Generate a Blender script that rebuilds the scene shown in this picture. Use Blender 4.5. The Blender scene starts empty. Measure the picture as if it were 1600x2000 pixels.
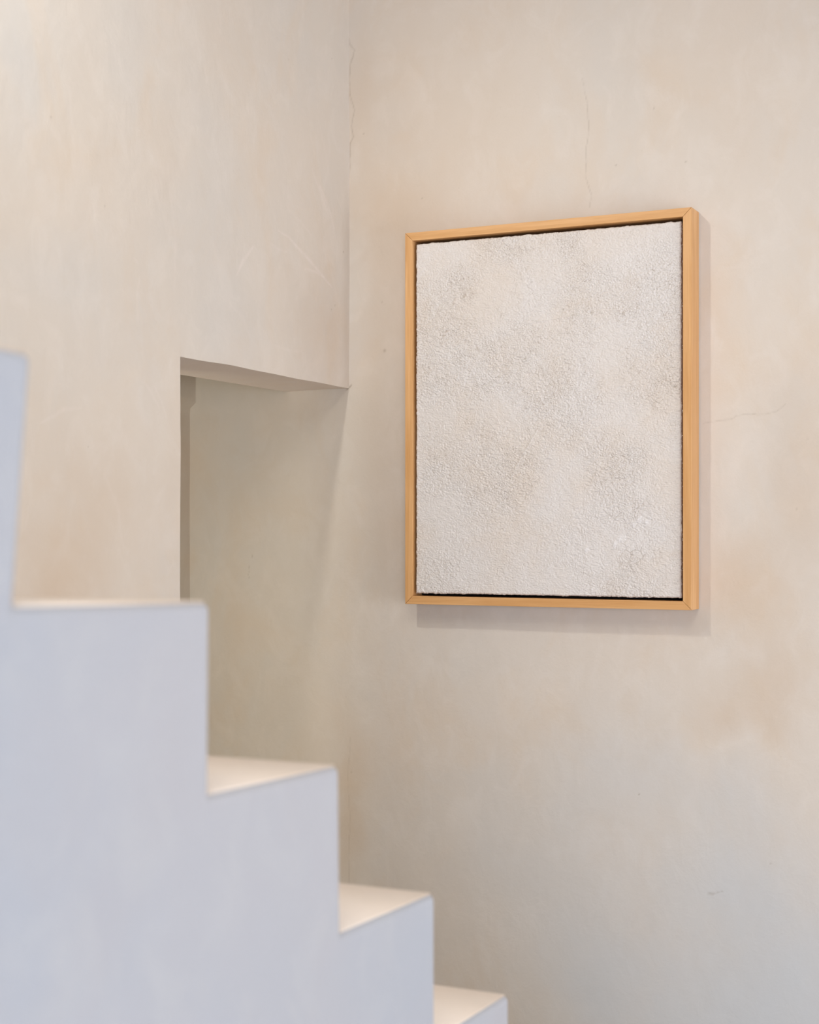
import bpy, bmesh, math
import numpy as np
from mathutils import Vector, Matrix

S = bpy.context.scene
COL = S.collection
rng = np.random.default_rng(7)

# ------------------------------------------------------------------ camera, world, lights
EYE = (1.7986, -3.4257, 1.31)
cam_d = bpy.data.cameras.new('camera')
cam = bpy.data.objects.new('camera', cam_d)
COL.objects.link(cam)
cam.location = EYE
cam.rotation_euler = (math.pi / 2, 0, math.radians(25.48))
cam_d.sensor_fit = 'VERTICAL'
cam_d.sensor_height = 36.0
cam_d.sensor_width = 28.8
cam_d.lens = 3043 / 2000 * 36
cam_d.shift_y = 39 / 2000
cam_d.clip_start = 0.05
cam_d.dof.use_dof = True
cam_d.dof.focus_distance = 3.6
cam_d.dof.aperture_fstop = 4.5
S.camera = cam

S.view_settings.view_transform = 'Standard'
S.view_settings.look = 'None'
S.view_settings.gamma = 1
S.view_settings.use_curve_mapping = False
S.view_settings.exposure = 0.0

w = bpy.data.worlds.new('world')
S.world = w
w.use_nodes = True
w.node_tree.nodes['Background'].inputs[0].default_value = (0.75, 0.86, 1.0, 1)
w.node_tree.nodes['Background'].inputs[1].default_value = 0.3


def lamp(name, kind, loc, target, power, color, **kw):
    d = bpy.data.lights.new(name, kind)
    d.energy = power
    d.color = color
    for k, v in kw.items():
        setattr(d, k, v)
    o = bpy.data.objects.new(name, d)
    COL.objects.link(o)
    o.location = loc
    o.rotation_euler = (Vector(target) - Vector(loc)).to_track_quat('-Z', 'Y').to_euler()
    return o


# daylight falling through the skylight, through the side window, and the picture spotlight
lamp('skylight_daylight', 'AREA', (2.2, -4.2, 3.93), (1.6, -2.6, 0), 49, (1.0, 0.92, 0.78),
     shape='RECTANGLE', size=1.9, size_y=1.5)
lamp('window_daylight', 'AREA', (4.52, -1.5, 0.75), (1.2, -1.2, 0.3), 68, (0.91, 0.94, 1.0),
     shape='RECTANGLE', size=2.0, size_y=1.35)
lamp('back_window_daylight', 'AREA', (2.9, -5.92, 1.1), (2.2, 0, 0.1), 92, (0.68, 0.79, 1.0),
     shape='RECTANGLE', size=2.3, size_y=1.7)
lamp('picture_spotlight', 'SPOT', (0.17, -1.85, 2.80), (0.50, 0, 1.10), 44, (1.0, 0.985, 0.905),
     spot_size=math.radians(84), spot_blend=1.0, shadow_soft_size=0.06)
lamp('passage_fill', 'AREA', (-0.33, -1.50, 1.10), (-0.27, 0, 1.50), 4.5, (1.0, 0.96, 0.72),
     shape='RECTANGLE', size=0.24, size_y=0.9)  # added fill inside the closed passage, lifts the niche and lintel underside


# ------------------------------------------------------------------ noise helpers
def smooth_noise(x, y, seed):
    r = np.random.default_rng(seed)
    T = r.random((256, 256))
    xi = np.floor(x).astype(int); yi = np.floor(y).astype(int)
    fx = x - xi; fy = y - yi
    fx = fx * fx * (3 - 2 * fx); fy = fy * fy * (3 - 2 * fy)
    a = T[xi % 256, yi % 256]; b = T[(xi + 1) % 256, yi % 256]
    c = T[xi % 256, (yi + 1) % 256]; d = T[(xi + 1) % 256, (yi + 1) % 256]
    return (a * (1 - fx) + b * fx) * (1 - fy) + (c * (1 - fx) + d * fx) * fy


def fbm(x, y, seed, octaves=4, gain=0.5):
    s = np.zeros_like(x, dtype=float); a = 1.0; t = 0.0; f = 1.0
    for k in range(octaves):
        s += a * (smooth_noise(x * f + 17.3 * k, y * f + 9.1 * k, seed + k) - 0.5) * 2
        t += a; a *= gain; f *= 2.03
    return s / t


def worley(x, y, seed):
    r = np.random.default_rng(seed)
    J = r.random((256, 256, 2))
    xi = np.floor(x).astype(int); yi = np.floor(y).astype(int)
    f1 = np.full(x.shape, 9.0); f2 = np.full(x.shape, 9.0)
    cid = np.zeros(x.shape)
    for dx in (-1, 0, 1):
        for dy in (-1, 0, 1):
            cx = xi + dx; cy = yi + dy
            p = J[cx % 256, cy % 256]
            d = np.hypot(cx + p[..., 0] - x, cy + p[..., 1] - y)
            n = d < f1
            f2 = np.where(n, f1, np.minimum(f2, d))
            cid = np.where(n, p[..., 0] * 7.3 % 1, cid)
            f1 = np.where(n, d, f1)
    return f1, f2, cid


def sstep(e0, e1, x):
    t = np.clip((x - e0) / (e1 - e0), 0, 1)
    return t * t * (3 - 2 * t)


def seg_field(a, b, pts, w0, w1=None):
    """0..1 falloff around a polyline in wall coordinates; width may taper."""
    out = np.zeros_like(a)
    n = len(pts) - 1
    for i in range(n):
        (x0, y0), (x1, y1) = pts[i], pts[i + 1]
        lx, ly = x1 - x0, y1 - y0
        L2 = lx * lx + ly * ly + 1e-12
        t = np.clip(((a - x0) * lx + (b - y0) * ly) / L2, 0, 1)
        d = np.hypot(a - x0 - t * lx, b - y0 - t * ly)
        s = (i + t) / n
        wd = w0 if w1 is None else w0 + (w1 - w0) * (1 - abs(2 * s - 1))
        out = np.maximum(out, np.exp(-(d / wd) ** 2))
    return out


# ------------------------------------------------------------------ materials
def srgb(r, g, b):
    f = lambda c: (c / 255 / 12.92) if c / 255 <= 0.04045 else ((c / 255 + 0.055) / 1.055) ** 2.4
    return (f(r), f(g), f(b), 1)


class NT:
    def __init__(self, name):
        self.m = bpy.data.materials.new(name)
        self.m.use_nodes = True
        self.t = self.m.node_tree
        self.bsdf = self.t.nodes['Principled BSDF']

    def n(self, kind, **kw):
        o = self.t.nodes.new(kind)
        for k, v in kw.items():
            if k in ('operation', 'blend_type', 'data_type', 'attribute_name', 'feature', 'wave_type', 'bands_direction'):
                setattr(o, k, v)
            else:
                o.inputs[k.replace('_', ' ')].default_value = v
        return o

    def l(self, a, b):
        self.t.links.new(a, b)

    def coords(self, scale=(1, 1, 1)):
        tc = self.n('ShaderNodeTexCoord')
        mp = self.n('ShaderNodeMapping')
        mp.inputs['Scale'].default_value = scale
        self.l(tc.outputs['Object'], mp.inputs['Vector'])
        return mp.outputs['Vector']

    def noise(self, vec, scale, detail=4, rough=0.55, dist=0.0):
        o = self.n('ShaderNodeTexNoise', Scale=scale, Detail=detail, Roughness=rough, Distortion=dist)
        self.l(vec, o.inputs['Vector'])
        return o.outputs['Fac']

    def ramp(self, fac, lo, hi, a=0.0, b=1.0):
        o = self.n('ShaderNodeMapRange')
        self.l(fac, o.inputs['Value'])
        o.inputs['From Min'].default_value = lo; o.inputs['From Max'].default_value = hi
        o.inputs['To Min'].default_value = a; o.inputs['To Max'].default_value = b
        return o.outputs['Result']

    def mix(self, fac, a, b, blend='MIX'):
        o = self.n('ShaderNodeMix', data_type='RGBA', blend_type=blend)
        for v, i in ((fac, 0), (a, 6), (b, 7)):
            if hasattr(v, 'node'):
                self.l(v, o.inputs[i])
            else:
                o.inputs[i].default_value = v
        return o.outputs[2]

    def math(self, op, a, b=0.0):
        o = self.n('ShaderNodeMath', operation=op)
        for v, i in ((a, 0), (b, 1)):
            if hasattr(v, 'node'):
                self.l(v, o.inputs[i])
            else:
                o.inputs[i].default_value = v
        return o.outputs[0]

    def bump(self, h, strength, dist, prev=None):
        o = self.n('ShaderNodeBump', Strength=strength, Distance=dist)
        self.l(h, o.inputs['Height'])
        if prev is not None:
            self.l(prev, o.inputs['Normal'])
        return o.outputs['Normal']

    def attr(self, name):
        return self.n('ShaderNodeAttribute', attribute_name=name).outputs['Fac']


def plaster(name, base, pale, warm, cool, rough=0.62, marks=True, amt=1.0):
    m = NT(name)
    v = m.coords()
    vs = m.coords((1, 1, 0.7))
    n1 = m.noise(v, 1.9, 3, 0.5, 0.3)
    n2 = m.noise(vs, 4.6, 5, 0.6, 0.6)
    n3 = m.noise(vs, 13, 5, 0.62, 0.8)
    n4 = m.noise(v, 160, 3, 0.7)
    c = m.mix(m.ramp(n1, 0.42, 0.68, 0, 0.7 * amt), base, cool)
    c = m.mix(m.ramp(n2, 0.50, 0.72, 0, 0.6 * amt), c, warm)
    c = m.mix(m.ramp(n3, 0.48, 0.76, 0, 0.55 * amt), c, pale)
    c = m.mix(m.ramp(n4, 0.60, 0.80, 0, 0.10), c, (0.35, 0.28, 0.22, 1))
    if marks:
        t = m.attr('tint')
        c = m.mix(m.ramp(t, 0, 1), c, srgb(206, 178, 148))
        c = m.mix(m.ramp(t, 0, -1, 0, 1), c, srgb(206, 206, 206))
        k = m.attr('mark')
        c = m.mix(m.ramp(k, 0, 1, 0, 0.85), c, srgb(232, 220, 212))
        c = m.mix(m.ramp(k, 0, -1, 0, 0.75), c, srgb(128, 104, 78))
    m.l(c, m.bsdf.inputs['Base Color'])
    m.bsdf.inputs['Roughness'].default_value = rough
    m.bsdf.inputs['Specular IOR Level'].default_value = 0.3
    b1 = m.bump(m.noise(vs, 20, 6, 0.60, 1.0), 0.16, 0.005)
    b2 = m.bump(m.noise(v, 210, 4, 0.65), 0.14, 0.0014, b1)
    m.l(b2, m.bsdf.inputs['Normal'])
    return m.m


M = {}
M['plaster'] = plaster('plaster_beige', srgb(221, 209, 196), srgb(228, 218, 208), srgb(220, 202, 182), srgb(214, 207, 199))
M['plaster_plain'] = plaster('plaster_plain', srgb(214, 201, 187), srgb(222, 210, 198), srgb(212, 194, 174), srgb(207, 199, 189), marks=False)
M['plaster_shaded'] = plaster('plaster_shaded', srgb(186, 170, 150), srgb(192, 178, 160), srgb(182, 162, 138), srgb(180, 168, 150), marks=False)  # passage end wall: its shade is put into a darker brown plaster
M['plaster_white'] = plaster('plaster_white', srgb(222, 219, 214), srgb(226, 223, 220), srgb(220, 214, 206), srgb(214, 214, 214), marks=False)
M['stair_side'] = plaster('plaster_stair_side', srgb(177, 176, 180), srgb(186, 186, 187), srgb(176, 173, 176), srgb(166, 172, 182), marks=False, amt=0.8)  # stair side given a cooler, greyer colour than the walls
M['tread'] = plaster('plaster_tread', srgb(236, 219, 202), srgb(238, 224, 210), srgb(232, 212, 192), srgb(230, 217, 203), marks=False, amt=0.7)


def wood(name, axis):
    m = NT(name)
    sc = [38.0, 38.0, 38.0]
    sc[axis] = 1.6
    v = m.coords(tuple(sc))
    sc2 = [260.0, 260.0, 260.0]
    sc2[axis] = 9.0
    v2 = m.coords(tuple(sc2))
    g = m.noise(v, 1.4, 5, 0.6, 1.2)
    g2 = m.noise(v2, 1.0, 3, 0.6)
    c = m.mix(m.ramp(g, 0.35, 0.68), srgb(212, 157, 98), srgb(230, 180, 124))
    c = m.mix(m.ramp(g2, 0.5, 0.75, 0, 0.35), c, srgb(196, 138, 78))
    m.l(c, m.bsdf.inputs['Base Color'])
    m.bsdf.inputs['Roughness'].default_value = 0.42
    m.bsdf.inputs['Specular IOR Level'].default_value = 0.45
    m.l(m.bump(g2, 0.10, 0.0005), m.bsdf.inputs['Normal'])
    return m.m


M['wood_x'] = wood('pale_wood_across', 0)
M['wood_z'] = wood('pale_wood_upright', 2)


def simple(name, col, rough=0.7):
    m = NT(name)
    v = m.coords()
    c = m.mix(m.ramp(m.noise(v, 60, 4), 0.4, 0.7), col, tuple(x * 0.72 for x in col[:3]) + (1,))
    m.l(c, m.bsdf.inputs['Base Color'])
    m.bsdf.inputs['Roughness'].default_value = rough
    return m.m


M['dark_liner'] = simple('dark_liner', srgb(30, 22, 18))
M['canvas_side'] = simple('brown_canvas_edge', srgb(142, 108, 90))
M['window_metal'] = simple('window_metal', srgb(60, 58, 56), 0.4)


def gesso():
    m = NT('cracked_gesso')
    v = m.coords()
    n1 = m.noise(v, 5.5, 4, 0.55, 0.4)
    n2 = m.noise(v, 16, 4, 0.6)
    n3 = m.noise(v, 420, 3, 0.7)
    c = m.mix(m.ramp(n1, 0.42, 0.66), srgb(229, 222, 217), srgb(227, 216, 206))
    c = m.mix(m.ramp(n2, 0.5, 0.72, 0, 0.5), c, srgb(228, 221, 215))
    k = m.attr('crack')
    c = m.mix(m.ramp(k, 0, 1, 0, 0.62), c, srgb(142, 118, 92))
    c = m.mix(m.ramp(k, 0, -1, 0, 0.8), c, srgb(240, 236, 236))
    m.l(c, m.bsdf.inputs['Base Color'])
    m.bsdf.inputs['Roughness'].default_value = 0.85
    m.bsdf.inputs['Specular IOR Level'].default_value = 0.2
    m.l(m.bump(n3, 0.5, 0.0014), m.bsdf.inputs['Normal'])
    return m.m


M['gesso'] = gesso()


# ------------------------------------------------------------------ mesh helpers
class Soup:
    """collects quads (numpy patches and boxes) into ONE mesh"""
    def __init__(self):
        self.v = []; self.f = []; self.n = 0; self.a = {}

    def grid(self, P, attrs=None):
        """P: (nu, nv, 3) array of points"""
        nu, nv, _ = P.shape
        idx = np.arange(nu * nv).reshape(nu, nv) + self.n
        q = np.stack([idx[:-1, :-1], idx[1:, :-1], idx[1:, 1:], idx[:-1, 1:]], -1).reshape(-1, 4)
        self.v.append(P.reshape(-1, 3)); self.f.append(q)
        for k, arr in (attrs or {}).items():
            self.a.setdefault(k, []).append((self.n, arr.reshape(-1)))
        self.n += nu * nv

    def quad(self, a, b, c, d):
        self.grid(np.array([[a, d], [b, c]], float))

    def box(self, x0, x1, y0, y1, z0, z1):
        p = np.array([(x, y, z) for x in (x0, x1) for y in (y0, y1) for z in (z0, z1)], float)
        q = np.array([(0, 1, 3, 2), (4, 6, 7, 5), (0, 4, 5, 1), (2, 3, 7, 6), (0, 2, 6, 4), (1, 5, 7, 3)]) + self.n
        self.v.append(p); self.f.append(q); self.n += 8

    def build(self, name, mat, parent=None, smooth=False, origin=(0, 0, 0)):
        V = np.concatenate(self.v) - np.array(origin)
        F = np.concatenate(self.f)
        me = bpy.data.meshes.new(name)
        me.vertices.add(len(V)); me.vertices.foreach_set('co', V.ravel())
        me.loops.add(F.size); me.loops.foreach_set('vertex_index', F.ravel().astype(np.int32))
        me.polygons.add(len(F))
        me.polygons.foreach_set('loop_start', np.arange(0, F.size, 4, dtype=np.int32))
        me.polygons.foreach_set('loop_total', np.full(len(F), 4, dtype=np.int32))
        if smooth:
            me.polygons.foreach_set('use_smooth', np.ones(len(F), dtype=bool))
        for k, lst in self.a.items():
            at = me.attributes.new(k, 'FLOAT', 'POINT')
            arr = np.zeros(len(V), dtype=np.float32)
            for s, x in lst:
                arr[s:s + len(x)] = x
            at.data.foreach_set('value', arr)
        me.update(calc_edges=True); me.validate()
        me.materials.append(mat)
        o = bpy.data.objects.new(name, me)
        COL.objects.link(o)
        o.location = origin
        if parent:
            o.parent = parent
            o.location = Vector(origin) - parent.location
        return o


def structure(o):
    o['kind'] = 'structure'
    return o


def bevel(o, w, seg=3):
    b = o.modifiers.new('bevel', 'BEVEL'); b.width = w; b.segments = seg
    b.limit_method = 'ANGLE'; b.angle_limit = math.radians(40)
    for p in o.data.polygons: p.use_smooth = True
    return o


# ------------------------------------------------------------------ the right wall (picture wall), plane y = 0
ROOM_X, ROOM_Y, ROOM_Z = 4.6, -6.0, 4.0
REC = -0.469            # end of the passage behind the left wall


def lin(n, a, b):
    return np.linspace(a, b, n)


# hairline cracks, scratches and burnish strokes as worked into the plaster: (x, z) on the wall
R_CRACKS = [
    (0.0015, 0.5, [(-0.006, 2.66), (-0.005, 2.55), (0.002, 2.52), (0.0150, 2.504), (0.0095, 2.486), (0.003, 2.468),
                   (0.0005, 2.40), (0.007, 2.378), (0.0155, 2.354), (0.006, 2.318), (0.0115, 2.290), (0.003, 2.272), (0.001, 2.20)]),
    (0.0012, 0.33, [(0.610, 2.36), (0.620, 2.30), (0.6245, 2.25), (0.6185, 2.19), (0.6175, 2.13), (0.6300, 2.09), (0.6280, 2.06)]),
    (0.0012, 0.36, [(0.893, 1.553), (0.922, 1.557), (0.957, 1.559), (0.970, 1.566), (0.987, 1.570), (1.022, 1.569),
                    (1.052, 1.571), (1.063, 1.580), (1.075, 1.589)]),
    (0.0014, 0.25, [(0.0035, 0.80), (-0.003, 0.70), (0.002, 0.60), (-0.002, 0.50), (0.001, 0.42), (-0.003, 0.30)]),
    (0.0018, 1.0, [(-0.006, 1.664), (0.001, 1.668), (0.0055, 1.674)]),
    (0.0016, 0.8, [(0.905, 0.5025), (0.917, 0.5045)]),
    (0.0010, 0.45, [(0.919, 0.505), (0.940, 0.511)]),
    (0.0014, 0.7, [(-0.279, 1.245), (-0.2805, 1.252)]),
    (0.0010, 0.5, [(-0.290, 1.225), (-0.286, 1.212), (-0.292, 1.200), (-0.288, 1.190)]),
]
R_DOTS = [(0.0035, 0.55, 0.0985, 1.755), (0.002, 0.5, 0.69, 2.15), (0.002, 0.5, 0.854, 2.141), (0.0018, 0.5, 1.044, 0.583),
          (0.0016, 0.6, 0.745, 0.713), (0.0016, 0.5, 1.124, 1.512), (0.0016, 0.5, 1.10, 1.36), (0.0018, 0.5, 0.040, 2.294),
          (0.0018, 0.5, 0.78, 2.27), (0.0016, 0.5, 0.0905, 1.875), (0.0016, 0.55, 0.006, 0.714), (0.0016, 0.5, 0.20, 2.12)]
# pigment patches in the limewash, low greys partly painted cool light: x, z, radius x, radius z, amount (+ ochre, - grey)
R_TINT = [
    (0.985, 1.20, 0.09, 0.11, 0.38), (1.06, 0.98, 0.07, 0.14, 0.33), (1.10, 1.38, 0.08, 0.12, 0.35), (0.94, 0.90, 0.10, 0.07, 0.25),
    (0.085, 1.95, 0.10, 0.45, 0.30), (0.02, 2.4, 0.05, 0.2, 0.2), (0.17, 2.1, 0.10, 0.10, 0.25), (0.35, 2.25, 0.16, 0.20, 0.12),
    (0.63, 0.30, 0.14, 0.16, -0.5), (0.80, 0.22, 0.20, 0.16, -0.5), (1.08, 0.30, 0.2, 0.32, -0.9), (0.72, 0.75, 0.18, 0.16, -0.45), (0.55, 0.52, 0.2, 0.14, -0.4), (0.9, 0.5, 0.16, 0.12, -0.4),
    (-0.14, 0.90, 0.16, 0.30, 0.12), (-0.33, 1.50, 0.07, 0.10, -0.25), (-0.40, 1.33, 0.05, 0.12, -0.2), (0.0, 0.62, 0.04, 0.22, 0.35),
    (0.93, 1.62, 0.05, 0.10, 0.05), (0.95, 0.72, 0.10, 0.10, -0.25), (0.33, 0.55, 0.12, 0.2, -0.12),
    (1.08, 1.58, 0.10, 0.16, 0.22), (0.12, 1.32, 0.05, 0.12, 0.15), (-0.12, 1.62, 0.06, 0.05, 0.15),
]


def fields(a, b, cracks, dots, tints, strokes, seed):
    wob = 0.0022
    aa = a + wob * fbm(a * 60, b * 60, seed, 3); bb = b + wob * fbm(a * 60 + 31, b * 60 + 7, seed + 9, 3)
    mark = np.zeros_like(a)
    for wd, s, pts in cracks:
        br = 0.65 + 0.35 * fbm(a * 40, b * 40, seed + 3, 2)
        mark = np.minimum(mark, -s * seg_field(aa, bb, pts, wd) * br)
    for r, s, x, z in dots:
        mark = np.minimum(mark, -s * np.exp(-((a - x) ** 2 + (b - z) ** 2) / r ** 2))
    for w0, w1, s, pts in strokes:
        mark = mark + s * seg_field(aa, bb, pts, w0, w1) * (0.75 + 0.5 * fbm(a * 90, b * 90, seed + 5, 3)) * (mark > -0.1)
    tint = np.zeros_like(a)
    wa = a + 0.05 * fbm(a * 9, b * 9, seed + 20, 4); wb = b + 0.05 * fbm(a * 9 + 50, b * 9, seed + 21, 4)
    for x, z, rx, rz, s in tints:
        tint += s * np.exp(-((wa - x) / rx) ** 2 - ((wb - z) / rz) ** 2)
    tint += 0.16 * fbm(a * 5, b * 3.4, seed + 30, 5, 0.6)
    return np.clip(mark, -1, 1), np.clip(tint, -1, 1)


def undulate(a, b, seed):
    return 0.0016 * fbm(a * 5, b * 4, seed, 4) + 0.00035 * fbm(a * 38, b * 26, seed + 8, 4, 0.6)


s = Soup()
X = lin(600, -0.60, 1.30); Z = lin(880, 0.02, 2.75)
A, B = np.meshgrid(X, Z, indexing='ij')
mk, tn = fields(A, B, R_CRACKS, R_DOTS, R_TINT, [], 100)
edge = np.minimum(np.minimum(A + 0.6, 1.30 - A), np.minimum(B - 0.02, 2.75 - B))
Yd = undulate(A, B, 40) * sstep(0, 0.05, edge) + 0.0012 * np.clip(-mk, 0, 1)
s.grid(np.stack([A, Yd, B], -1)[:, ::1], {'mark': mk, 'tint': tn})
s.quad((1.30, 0, 0.02), (ROOM_X, 0, 0.02), (ROOM_X, 0, 2.75), (1.30, 0, 2.75))
s.quad((-0.6, 0, 2.75), (ROOM_X, 0, 2.75), (ROOM_X, 0, ROOM_Z), (-0.6, 0, ROOM_Z))
s.quad((-0.6, 0, 0), (ROOM_X, 0, 0), (ROOM_X, 0, 0.02), (-0.6, 0, 0.02))
s.box(-0.6, ROOM_X, 0.02, 0.2, 0, ROOM_Z)
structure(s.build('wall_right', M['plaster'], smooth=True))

# ------------------------------------------------------------------ the left wall with the low doorway, plane x = 0
JAMB, THICK = -0.744, -0.178
L_STROKES_HIGHLIGHT = [  # pale trowel strokes burnished into the plaster, plus a painted corner highlight, (y, z)
    (0.0022, 0.0060, 0.75, [(-0.525, 1.870), (-0.506, 1.897), (-0.480, 1.921), (-0.456, 1.943)]),
    (0.0016, 0.0045, 0.75, [(-0.348, 1.998), (-0.300, 1.990), (-0.243, 1.969), (-0.180, 1.943), (-0.127, 1.920), (-0.090, 1.905)]),
    (0.0014, 0.0035, 0.6, [(-0.225, 1.929), (-0.180, 1.930), (-0.130, 1.922)]),
    (0.0020, 0.0040, 0.45, [(-0.385, 1.966), (-0.350, 1.955), (-0.310, 1.955)]),
    (0.0030, 0.0085, 0.38, [(-0.190, 2.170), (-0.150, 2.128), (-0.105, 2.068)]),
    (0.0016, 0.0055, 0.5, [(-0.150, 2.140), (-0.110, 2.095), (-0.080, 2.050)]),
    (0.0100, 0.0250, 0.16, [(-0.330, 2.110), (-0.270, 2.085), (-0.210, 2.050)]),
    (0.0020, 0.0050, 0.28, [(-0.30, 2.055), (-0.24, 2.035), (-0.19, 2.01)]),
    (0.0020, 0.0050, 0.40, [(-1.19, 1.505), (-1.12, 1.535), (-1.07, 1.54)]),
    (0.0018, 0.0042, 0.40, [(-0.87, 1.605), (-0.845, 1.585), (-0.82, 1.56)]),
    (0.0018, 0.0040, 0.32, [(-0.835, 1.60), (-0.81, 1.57), (-0.795, 1.54)]),
    (0.0018, 0.0036, 0.35, [(-0.905, 1.845), (-0.89, 1.838)]),
    (0.0020, 0.0040, 0.28, [(-0.885, 1.81), (-0.893, 1.77), (-0.89, 1.72)]),
    (0.0030, 0.0060, 0.22, [(-0.78, 2.0), (-0.76, 1.9), (-0.765, 1.8)]),
    (0.0025, 0.0050, 0.20, [(-0.55, 1.80), (-0.50, 1.78), (-0.47, 1.74)]),
    (0.0020, 0.0040, 0.25, [(-0.36, 1.735), (-0.30, 1.728), (-0.24, 1.733)]),
    (0.0020, 0.0032, 0.42, [(-0.004, 2.66), (-0.005, 2.3), (-0.004, 2.0), (-0.005, 1.8), (-0.004, 1.69)]),  # highlight along the corner edge, painted as a pale line
    (0.0030, 0.0060, 0.20, [(-0.16, 2.30), (-0.12, 2.22), (-0.10, 2.15)]),
    (0.0030, 0.0060, 0.18, [(-1.0, 1.42), (-0.96, 1.36), (-0.94, 1.28)]),
    (0.0030, 0.0060, 0.18, [(-0.80, 1.25), (-0.785, 1.23), (-0.77, 1.245)]),
]
L_DOTS = [(0.0022, 0.6, -0.031, 2.00), (0.002, 0.5, -0.075, 1.862), (0.002, 0.45, -0.093, 1.85), (0.0018, 0.5, -1.16, 2.06),
          (0.0018, 0.45, -1.0, 1.93), (0.0016, 0.45, -0.30, 2.40), (0.0018, 0.4, -0.09, 2.46), (0.0016, 0.4, -1.05, 1.47)]
L_TINT = [(-0.12, 1.78, 0.14, 0.12, 0.22), (-1.15, 1.22, 0.14, 0.10, 0.45), (-1.0, 1.35, 0.08, 0.10, 0.22),
          (-0.62, 2.05, 0.10, 0.3, -0.15), (-1.25, 2.15, 0.08, 0.12, -0.35), (-1.12, 1.78, 0.13, 0.14, -0.22),
          (-0.85, 1.65, 0.06, 0.20, -0.18), (-0.90, 2.1, 0.08, 0.25, -0.12), (-0.55, 1.76, 0.10, 0.08, -0.15)]


def lintel(y):
    t = (y - JAMB) / (0 - JAMB)
    return 1.669 - 0.0025 * t + 0.0022 * np.exp(-((y + 0.53) / 0.14) ** 2) + 0.0004 * np.sin(y * 31)


def face_x(y, z):
    r = undulate(y + 3.1, z, 60)
    return r


s = Soup()
# plaster left of the doorway (dense where the eye falls), jamb edge at y = JAMB
Y1 = lin(260, -1.50, JAMB); Z1 = lin(680, 0.9, 2.75)
A, B = np.meshgrid(Y1, Z1, indexing='ij')
fade = sstep(0, 0.05, np.minimum(A + 1.50, np.minimum(B - 0.9, 2.75 - B)))
# the arris wanders by a few millimetres like hand-trowelled plaster
wander = 0.0022 * fbm(B * 4.0, B * 0 + 2.0, 77, 3) * sstep(-0.80, JAMB, A)
mk, tn = fields(A, B, [], L_DOTS, L_TINT, L_STROKES_HIGHLIGHT, 200)
P = np.stack([face_x(A, B) * fade, A + wander, B], -1)
s.grid(P, {'mark': mk, 'tint': tn})
jamb_front = P[-1].copy()
# plaster above the lintel
Y2 = lin(260, JAMB, 0.006)
T = lin(420, 0, 1)
A, TT = np.meshgrid(Y2, T, indexing='ij')
zl = lintel(A)
B = zl + (2.75 - zl) * TT
mk, tn = fields(A, B, [], L_DOTS, L_TINT, L_STROKES_HIGHLIGHT, 200)
fade = sstep(0, 0.05, 2.75 - B)
wander = 0.0022 * fbm(B * 4.0, B * 0 + 2.0, 77, 3) * sstep(JAMB + 0.05, JAMB, A)
P = np.stack([face_x(A, B) * fade, A + wander, B], -1)
s.grid(P, {'mark': mk, 'tint': tn})
front_edge = P[:, 0].copy()
# lintel underside
K = 24
U = np.zeros((len(Y2), K, 3))
for k in range(K):
    t = k / (K - 1)
    U[:, k, 0] = front_edge[:, 0] * (1 - t) + THICK * t
    U[:, k, 1] = front_edge[:, 1]
    U[:, k, 2] = front_edge[:, 2] * (1 - t) + 1.6645 * t + 0.0010 * math.sin(math.pi * t)
uu_mk = 0.8 + np.zeros(U.shape[:2]); uu_tn = 0.30 + 0.3 * fbm(U[..., 1] * 20, U[..., 0] * 20, 300, 3)  # pale mark stands in for light bounced up onto the underside
uu_tn[:, :] *= sstep(-0.70, -0.55, U[..., 1])
s.grid(U, {'mark': uu_mk, 'tint': uu_tn})
# jamb reveal, coarse remainder, back face
s.quad((0, JAMB, 0), (THICK, JAMB, 0), (THICK, JAMB, 1.70), (0, JAMB, 1.70))
s.quad((0, ROOM_Y, 0), (0, JAMB, 0), (0, JAMB, 0.9), (0, ROOM_Y, 0.9))
s.quad((0, ROOM_Y, 0.9), (0, -1.50, 0.9), (0, -1.50, 2.75), (0, ROOM_Y, 2.75))
s.quad((0, ROOM_Y, 2.75), (0, 0.006, 2.75), (0, 0.006, ROOM_Z), (0, ROOM_Y, ROOM_Z))
s.box(THICK, -0.012, ROOM_Y, JAMB - 0.012, 0, ROOM_Z)
s.box(THICK, -0.012, JAMB - 0.012, 0.006, 1.685, ROOM_Z)
structure(s.build('wall_left', M['plaster'], smooth=True))

# the passage behind the doorway: an end wall with a shallow bulge near the top, and its ceiling
s = Soup()
Yp = lin(120, -1.6, 0.006); Zp = lin(160, 0, 2.2)
A, B = np.meshgrid(Yp, Zp, indexing='ij')
bulge = 0.0185 * sstep(1.630, 1.645, B + 0.004 * np.sin(A * 30))
s.grid(np.stack([REC + bulge + 0.002 * fbm(A * 6, B * 5, 81, 3), A, B], -1))
s.box(REC - 0.13, REC - 0.012, -1.6, 0.006, 0, 2.2)
structure(s.build('wall_passage_end', M['plaster_shaded'], smooth=True))
s = Soup(); s.box(REC - 0.13, THICK, -1.6, 0.0, 2.1, 2.2)
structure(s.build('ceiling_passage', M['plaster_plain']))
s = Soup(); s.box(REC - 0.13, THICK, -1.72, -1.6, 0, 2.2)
structure(s.build('wall_passage_side', M['plaster_plain']))

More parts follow.
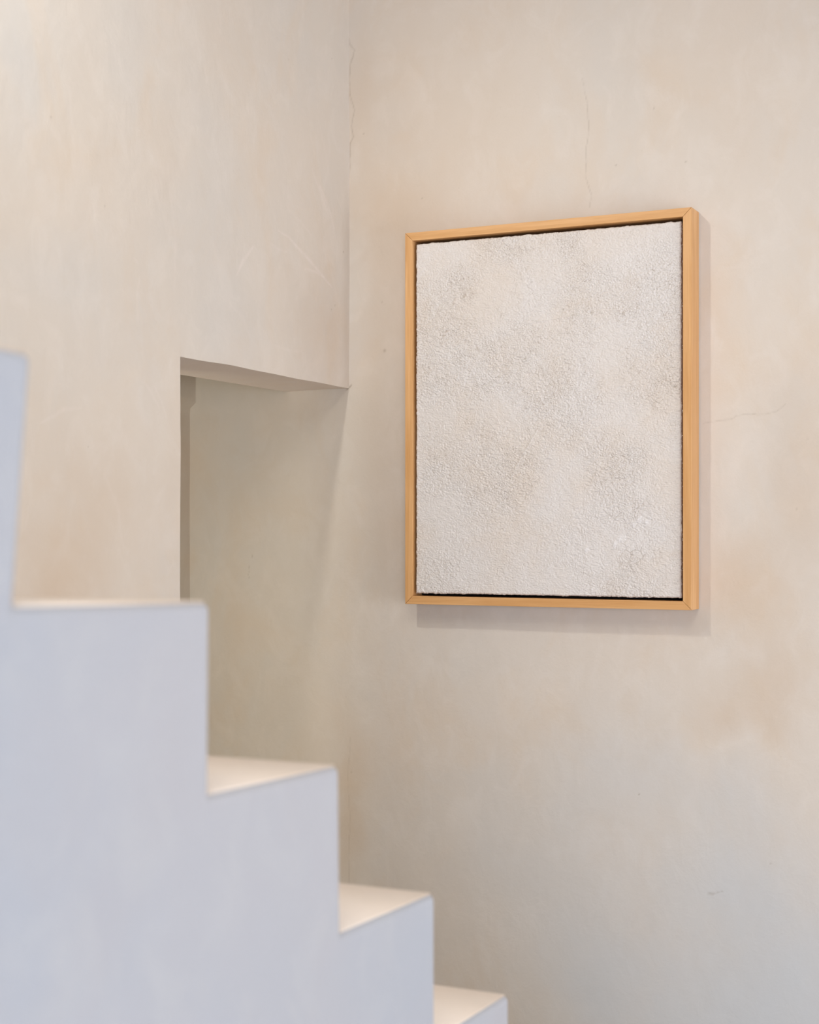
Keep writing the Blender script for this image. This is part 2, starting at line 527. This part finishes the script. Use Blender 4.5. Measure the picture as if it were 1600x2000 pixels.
# ------------------------------------------------------------------ floor, ceiling with skylight, the unseen walls
s = Soup(); s.box(REC - 0.13, ROOM_X + 0.2, ROOM_Y - 0.2, 0.2, -0.12, 0.0)
structure(s.build('floor', M['plaster_white']))
s = Soup()
sx0, sx1, sy0, sy1 = 1.2, 3.2, -5.0, -3.4
s.box(THICK, sx0, ROOM_Y - 0.2, 0.2, ROOM_Z, ROOM_Z + 0.2)
s.box(sx1, ROOM_X + 0.2, ROOM_Y - 0.2, 0.2, ROOM_Z, ROOM_Z + 0.2)
s.box(sx0, sx1, sy1, 0.2, ROOM_Z, ROOM_Z + 0.2)
s.box(sx0, sx1, ROOM_Y - 0.2, sy0, ROOM_Z, ROOM_Z + 0.2)
structure(s.build('ceiling', M['plaster_white']))
s = Soup()
bx0, bx1, bz0, bz1 = 1.75, 4.05, 0.25, 1.95
s.box(THICK, bx0, ROOM_Y - 0.2, ROOM_Y, 0, ROOM_Z)
s.box(bx1, ROOM_X, ROOM_Y - 0.2, ROOM_Y, 0, ROOM_Z)
s.box(bx0, bx1, ROOM_Y - 0.2, ROOM_Y, 0, bz0)
s.box(bx0, bx1, ROOM_Y - 0.2, ROOM_Y, bz1, ROOM_Z)
structure(s.build('wall_back', M['plaster_white']))
s = Soup()
for x0, x1 in ((bx0, bx0 + 0.05), (bx1 - 0.05, bx1), ((bx0 + bx1) / 2 - 0.025, (bx0 + bx1) / 2 + 0.025)):
    s.box(x0, x1, ROOM_Y - 0.13, ROOM_Y - 0.08, bz0, bz1)
s.box(bx0 + 0.05, bx1 - 0.05, ROOM_Y - 0.13, ROOM_Y - 0.08, bz0, bz0 + 0.05)
s.box(bx0 + 0.05, bx1 - 0.05, ROOM_Y - 0.13, ROOM_Y - 0.08, bz1 - 0.05, bz1)
structure(s.build('window_2', M['window_metal']))
s = Soup()
wy0, wy1, wz0, wz1 = -2.55, -0.45, 0.05, 1.5
s.box(ROOM_X, ROOM_X + 0.2, ROOM_Y, wy0, 0, ROOM_Z)
s.box(ROOM_X, ROOM_X + 0.2, wy1, 0, 0, ROOM_Z)
s.box(ROOM_X, ROOM_X + 0.2, wy0, wy1, 0, wz0)
s.box(ROOM_X, ROOM_X + 0.2, wy0, wy1, wz1, ROOM_Z)
structure(s.build('wall_window_side', M['plaster_white']))
s = Soup()
for y0, y1 in ((wy0, wy0 + 0.05), (wy1 - 0.05, wy1), ((wy0 + wy1) / 2 - 0.025, (wy0 + wy1) / 2 + 0.025)):
    s.box(ROOM_X + 0.08, ROOM_X + 0.13, y0, y1, wz0, wz1)
s.box(ROOM_X + 0.08, ROOM_X + 0.13, wy0 + 0.05, wy1 - 0.05, wz0, wz0 + 0.05)
s.box(ROOM_X + 0.08, ROOM_X + 0.13, wy0 + 0.05, wy1 - 0.05, wz1 - 0.05, wz1)
structure(s.build('window_1', M['window_metal']))

# ------------------------------------------------------------------ the staircase: stepped side, plastered treads
stair = bpy.data.objects.new('staircase', None)
COL.objects.link(stair)
stair.location = (1.02, -0.76, 0)
stair['label'] = 'plaster staircase descending to the right in the blurred foreground, with warm beige treads'
stair['category'] = 'stairs'
SX0, SX1 = 0.004, 1.02
# (tread height, y of its lower end at the nosing, drift of the riser towards its foot)
steps = [(2.20, -3.50, 0.0), (2.02, -3.25, 0.0), (1.83, -3.00, 0.0), (1.64, -2.735, 0.0), (1.449, -2.466, -0.020), (1.247, -2.214, -0.002),
         (1.063, -1.963, 0.004), (0.876, -1.719, 0.001), (0.690, -1.480, 0.0), (0.515, -1.240, 0.0), (0.342, -1.000, 0.0), (0.170, -0.760, 0.0)]
TT = 0.0015
RISE = 0.008           # worn treads fall a little towards the nosing
prof = [(ROOM_Y + 0.01, 0.0), (ROOM_Y + 0.01, steps[0][0] - TT)]
for i, (z, y, dr) in enumerate(steps):
    prof.append((y, z - TT))
    zn = steps[i + 1][0] + RISE - TT if i + 1 < len(steps) else 0.0
    prof.append((y + dr, zn))
bm = bmesh.new()
va = [bm.verts.new((SX0, y, z)) for y, z in prof]
vb = [bm.verts.new((SX1, y, z)) for y, z in prof]
bm.faces.new(vb); bm.faces.new(va[::-1])
n = len(prof)
for i in range(n):
    j = (i + 1) % n
    bm.faces.new((va[i], va[j], vb[j], vb[i]))
bmesh.ops.recalc_face_normals(bm, faces=bm.faces)
bmesh.ops.translate(bm, verts=bm.verts, vec=-stair.location)
me = bpy.data.meshes.new('stair_body'); bm.to_mesh(me); bm.free()
me.materials.append(M['stair_side'])
body = bpy.data.objects.new('stair_body', me); COL.objects.link(body); body.parent = stair
body['label'] = 'cool white stepped side of the staircase'
bv = body.modifiers.new('bevel', 'BEVEL'); bv.width = 0.008; bv.segments = 3
bv.limit_method = 'ANGLE'; bv.angle_limit = math.radians(40)
for i, (z, y, dr) in enumerate(steps):
    y0 = (steps[i - 1][1] + steps[i - 1][2] + 0.0008) if i else ROOM_Y + 0.01
    zb = z + (RISE if i else 0.0)
    ins = 0.005
    s = Soup()
    p = np.array([(x, yy, zz) for x in (SX0, SX1 - ins) for yy, zt in ((y0, zb), (y - ins, z)) for zz in (zt - TT - 0.001, zt)], float)
    q = np.array([(0, 1, 3, 2), (4, 6, 7, 5), (0, 4, 5, 1), (2, 3, 7, 6), (0, 2, 6, 4), (1, 5, 7, 3)])
    s.v.append(p); s.f.append(q); s.n = 8
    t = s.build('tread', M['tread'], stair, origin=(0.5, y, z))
    t['label'] = 'warm beige plaster tread'

# ------------------------------------------------------------------ the framed picture
pic = bpy.data.objects.new('framed_artwork', None)
COL.objects.link(pic)
FX0, FX1, FZ0, FZ1 = 0.1858, 0.8845, 1.1378, 2.0246
FY0, FY1 = -0.066, -0.004
W = 0.0194
pic.location = ((FX0 + FX1) / 2, FY1, (FZ0 + FZ1) / 2)
pic['label'] = 'large cracked off-white relief canvas in a pale wood box frame hanging on the right wall'
pic['category'] = 'picture'


def rail(corners, mat):
    """one mitred rail: outer a-b, inner c-d, front face at FY0, back at FY1"""
    bm = bmesh.new()
    g = 0.00025           # open mitre joint
    cx = sum(p[0] for p in corners) / 4; cz = sum(p[1] for p in corners) / 4
    if mat is M['wood_x']:
        q = [(x + math.copysign(g, cx - x), z) for x, z in corners]
    else:
        q = [(x, z + math.copysign(g, cz - z)) for x, z in corners]
    f = [bm.verts.new((x, FY0, z)) for x, z in q]
    b_ = [bm.verts.new((x, FY1, z)) for x, z in q]
    bm.faces.new(f); bm.faces.new(b_[::-1])
    for i in range(4):
        j = (i + 1) % 4
        bm.faces.new((f[j], f[i], b_[i], b_[j]))
    bmesh.ops.recalc_face_normals(bm, faces=bm.faces)
    es = [e for e in bm.edges if abs(e.verts[0].co.y - e.verts[1].co.y) < 1e-6 and e.verts[0].co.y < FY0 + 1e-4]
    bmesh.ops.bevel(bm, geom=es, offset=0.0011, segments=2, affect='EDGES', profile=0.6)
    bmesh.ops.translate(bm, verts=bm.verts, vec=-pic.location)
    me = bpy.data.meshes.new('frame_rail'); bm.to_mesh(me); bm.free()
    me.materials.append(mat)
    o = bpy.data.objects.new('frame_rail', me); COL.objects.link(o); o.parent = pic
    return o


ix0, ix1, iz0, iz1 = FX0 + W, FX1 - W, FZ0 + W, FZ1 - W
rail([(FX0, FZ1), (FX1, FZ1), (ix1, iz1), (ix0, iz1)], M['wood_x'])
rail([(FX0, FZ0), (ix0, iz0), (ix1, iz0), (FX1, FZ0)], M['wood_x'])
rail([(FX0, FZ0), (FX0, FZ1), (ix0, iz1), (ix0, iz0)], M['wood_z'])
rail([(FX1, FZ0), (ix1, iz0), (ix1, iz1), (FX1, FZ1)], M['wood_z'])

s = Soup(); s.box(ix0 + 0.0002, ix1 - 0.0002, -0.012, -0.0045, iz0 + 0.0002, iz1 - 0.0002)
o = s.build('backing_board', M['dark_liner'], pic, origin=(0.53, -0.008, 1.58))
o['label'] = 'black backing behind the canvas'

# canvas: crackled, lumpy gesso, its surface modelled in relief
CX0, CX1, CZ0, CZ1 = 0.2112, 0.8584, 1.1640, 1.9970
CY = -0.0575
nx, nz = 720, 930
Xc = lin(nx, CX0, CX1); Zc = lin(nz, CZ0, CZ1)
A, B = np.meshgrid(Xc, Zc, indexing='ij')
wx = A + 0.006 * fbm(A * 40, B * 40, 500, 3); wz = B + 0.006 * fbm(A * 40 + 9, B * 40, 505, 3)
f1, f2, _ = worley(wx * 165, wz * 215, 510)
g1, g2, _ = worley(wx * 52, wz * 60, 520)
h1, h2, _ = worley(A * 235 + 3 * fbm(A * 30, B * 30, 541, 2), B * 290, 530)
p1, _, pid = worley(wx * 120 + 1.5 * fbm(A * 90, B * 90, 551, 2), wz * 230 + 1.5 * fbm(A * 90, B * 90, 552, 2), 550)
region = sstep(-0.40, 0.30, fbm(A * 7, B * 7, 540, 4))          # where the fine crackle is strong
chunk = 0.30 * sstep(0.05, 0.5, fbm(A * 9 + 3, B * 9, 560, 4))
for x, z, r, q in ((0.50, 1.87, 0.055, 0.5), (0.753, 1.274, 0.045, 0.8), (0.36, 1.76, 0.05, 0.35), (0.43, 1.80, 0.04, 0.4)):
    chunk = np.maximum(chunk, q * np.exp(-((A - x) ** 2 + (B - z) ** 2) / r ** 2))
fine = 1 - sstep(0.0, 0.17, f2 - f1)
big = (1 - sstep(0.0, 0.07, g2 - g1)) * chunk * sstep(-0.35, 0.2, fbm(A * 60, B * 60, 595, 2))
grain = 1 - np.clip(h1, 0, 1)
pits = sstep(0.28, 0.08, p1) * np.clip(pid * 1.7 - 0.4, 0, 1) * region * sstep(-0.2, 0.5, fbm(A * 30, B * 30, 553, 3))
hgt = (0.00085 * fine * (-1) * (0.25 + 0.75 * region)
       - 0.0016 * pits
       - 0.0018 * big
       + 0.0023 * grain * (0.50 + 0.50 * region)
       + 0.0023 * fbm(A * 95, B * 150, 570, 5, 0.72) * (0.5 + 0.5 * region)
       + 0.0011 * fbm(A * 14, B * 14, 580, 4)
       + 0.0008 * chunk * sstep(0.0, 0.35, g2 - g1))
ctr = np.zeros_like(A)
for x, z, r in ((0.764, 1.336, 0.008), (0.748, 1.327, 0.006), (0.779, 1.332, 0.005), (0.717, 1.295, 0.008), (0.705, 1.283, 0.007), (0.638, 1.270, 0.005)):
    q = np.exp(-(((A - x) ** 2 + (B - z) ** 2) / r ** 2))
    ctr += q
    hgt += 0.0022 * q
crack = np.clip(0.80 * pits + 0.70 * fine * (0.35 + 0.65 * region) * (0.4 + 0.6 * sstep(-0.1, 0.5, fbm(A * 25, B * 25, 590, 3))) + 0.95 * big, 0, 1) - np.clip(ctr, 0, 1) * 0.5
# two shallow trowel ridges
for pts, wd in (([(0.457, 1.440), (0.483, 1.487), (0.527, 1.556)], 0.0022), ([(0.52, 1.795), (0.58, 1.800), (0.63, 1.805)], 0.0016)):
    hgt += 0.0012 * seg_field(A, B, pts, wd)
# ragged deckle along the border
e = np.minimum(np.minimum(A - CX0, CX1 - A), np.minimum(B - CZ0, CZ1 - B))
roll = sstep(0.0035, 0.0, e)
Yc = CY - hgt + 0.0030 * roll ** 2
ragx = 0.0011 * fbm(B * 160, A * 5, 600, 3, 0.7) + 0.0014 * np.clip(fbm(B * 70, A * 5, 604, 2) - 0.35, 0, 1)
ragz = 0.0011 * fbm(A * 160, B * 5, 610, 3, 0.7) + 0.0030 * np.clip(fbm(A * 60, B * 5, 614, 2) - 0.3, 0, 1)
Ax = A + np.where(A < (CX0 + CX1) / 2, -1, 1) * ragx * sstep(0.008, 0.0, np.minimum(A - CX0, CX1 - A))
Bz = B + np.where(B < (CZ0 + CZ1) / 2, -1, 1) * ragz * sstep(0.008, 0.0, np.minimum(B - CZ0, CZ1 - B))
s = Soup()
P = np.stack([Ax, Yc, Bz], -1)
s.grid(P, {'crack': crack})


def skirt(edge_pts):
    G = np.repeat(edge_pts[:, None, :], 2, axis=1)
    G[:, 1, 1] += 0.006
    s.grid(G)


skirt(P[0]); skirt(P[-1]); skirt(P[:, 0]); skirt(P[:, -1])
s.build('canvas', M['gesso'], pic, smooth=True, origin=(0.53, CY, 1.58))
s = Soup(); s.box(CX0 + 0.0016, CX1 + 0.0014, CY + 0.0055, -0.0125, CZ0 + 0.0016, CZ1 - 0.0016)
o = s.build('stretcher', M['canvas_side'], pic, origin=(0.53, CY + 0.02, 1.58))
o['label'] = 'brown folded side of the canvas'
# plaster crumbs spilled on the canvas edge facing right
s = Soup()
r = np.random.default_rng(11)
for k in range(60):
    z = r.uniform(CZ0 + 0.01, CZ1 - 0.01); d = r.uniform(0.0006, 0.0016)
    y = r.uniform(CY + 0.004, CY + 0.012)
    s.box(CX1 + 0.0010, CX1 + 0.0014 + d * 0.7, y, y + d, z, z + d * r.uniform(0.8, 2.2))
s.build('gesso_crumb', M['gesso'], pic, origin=(0.85, CY, 1.58))['kind'] = 'stuff'
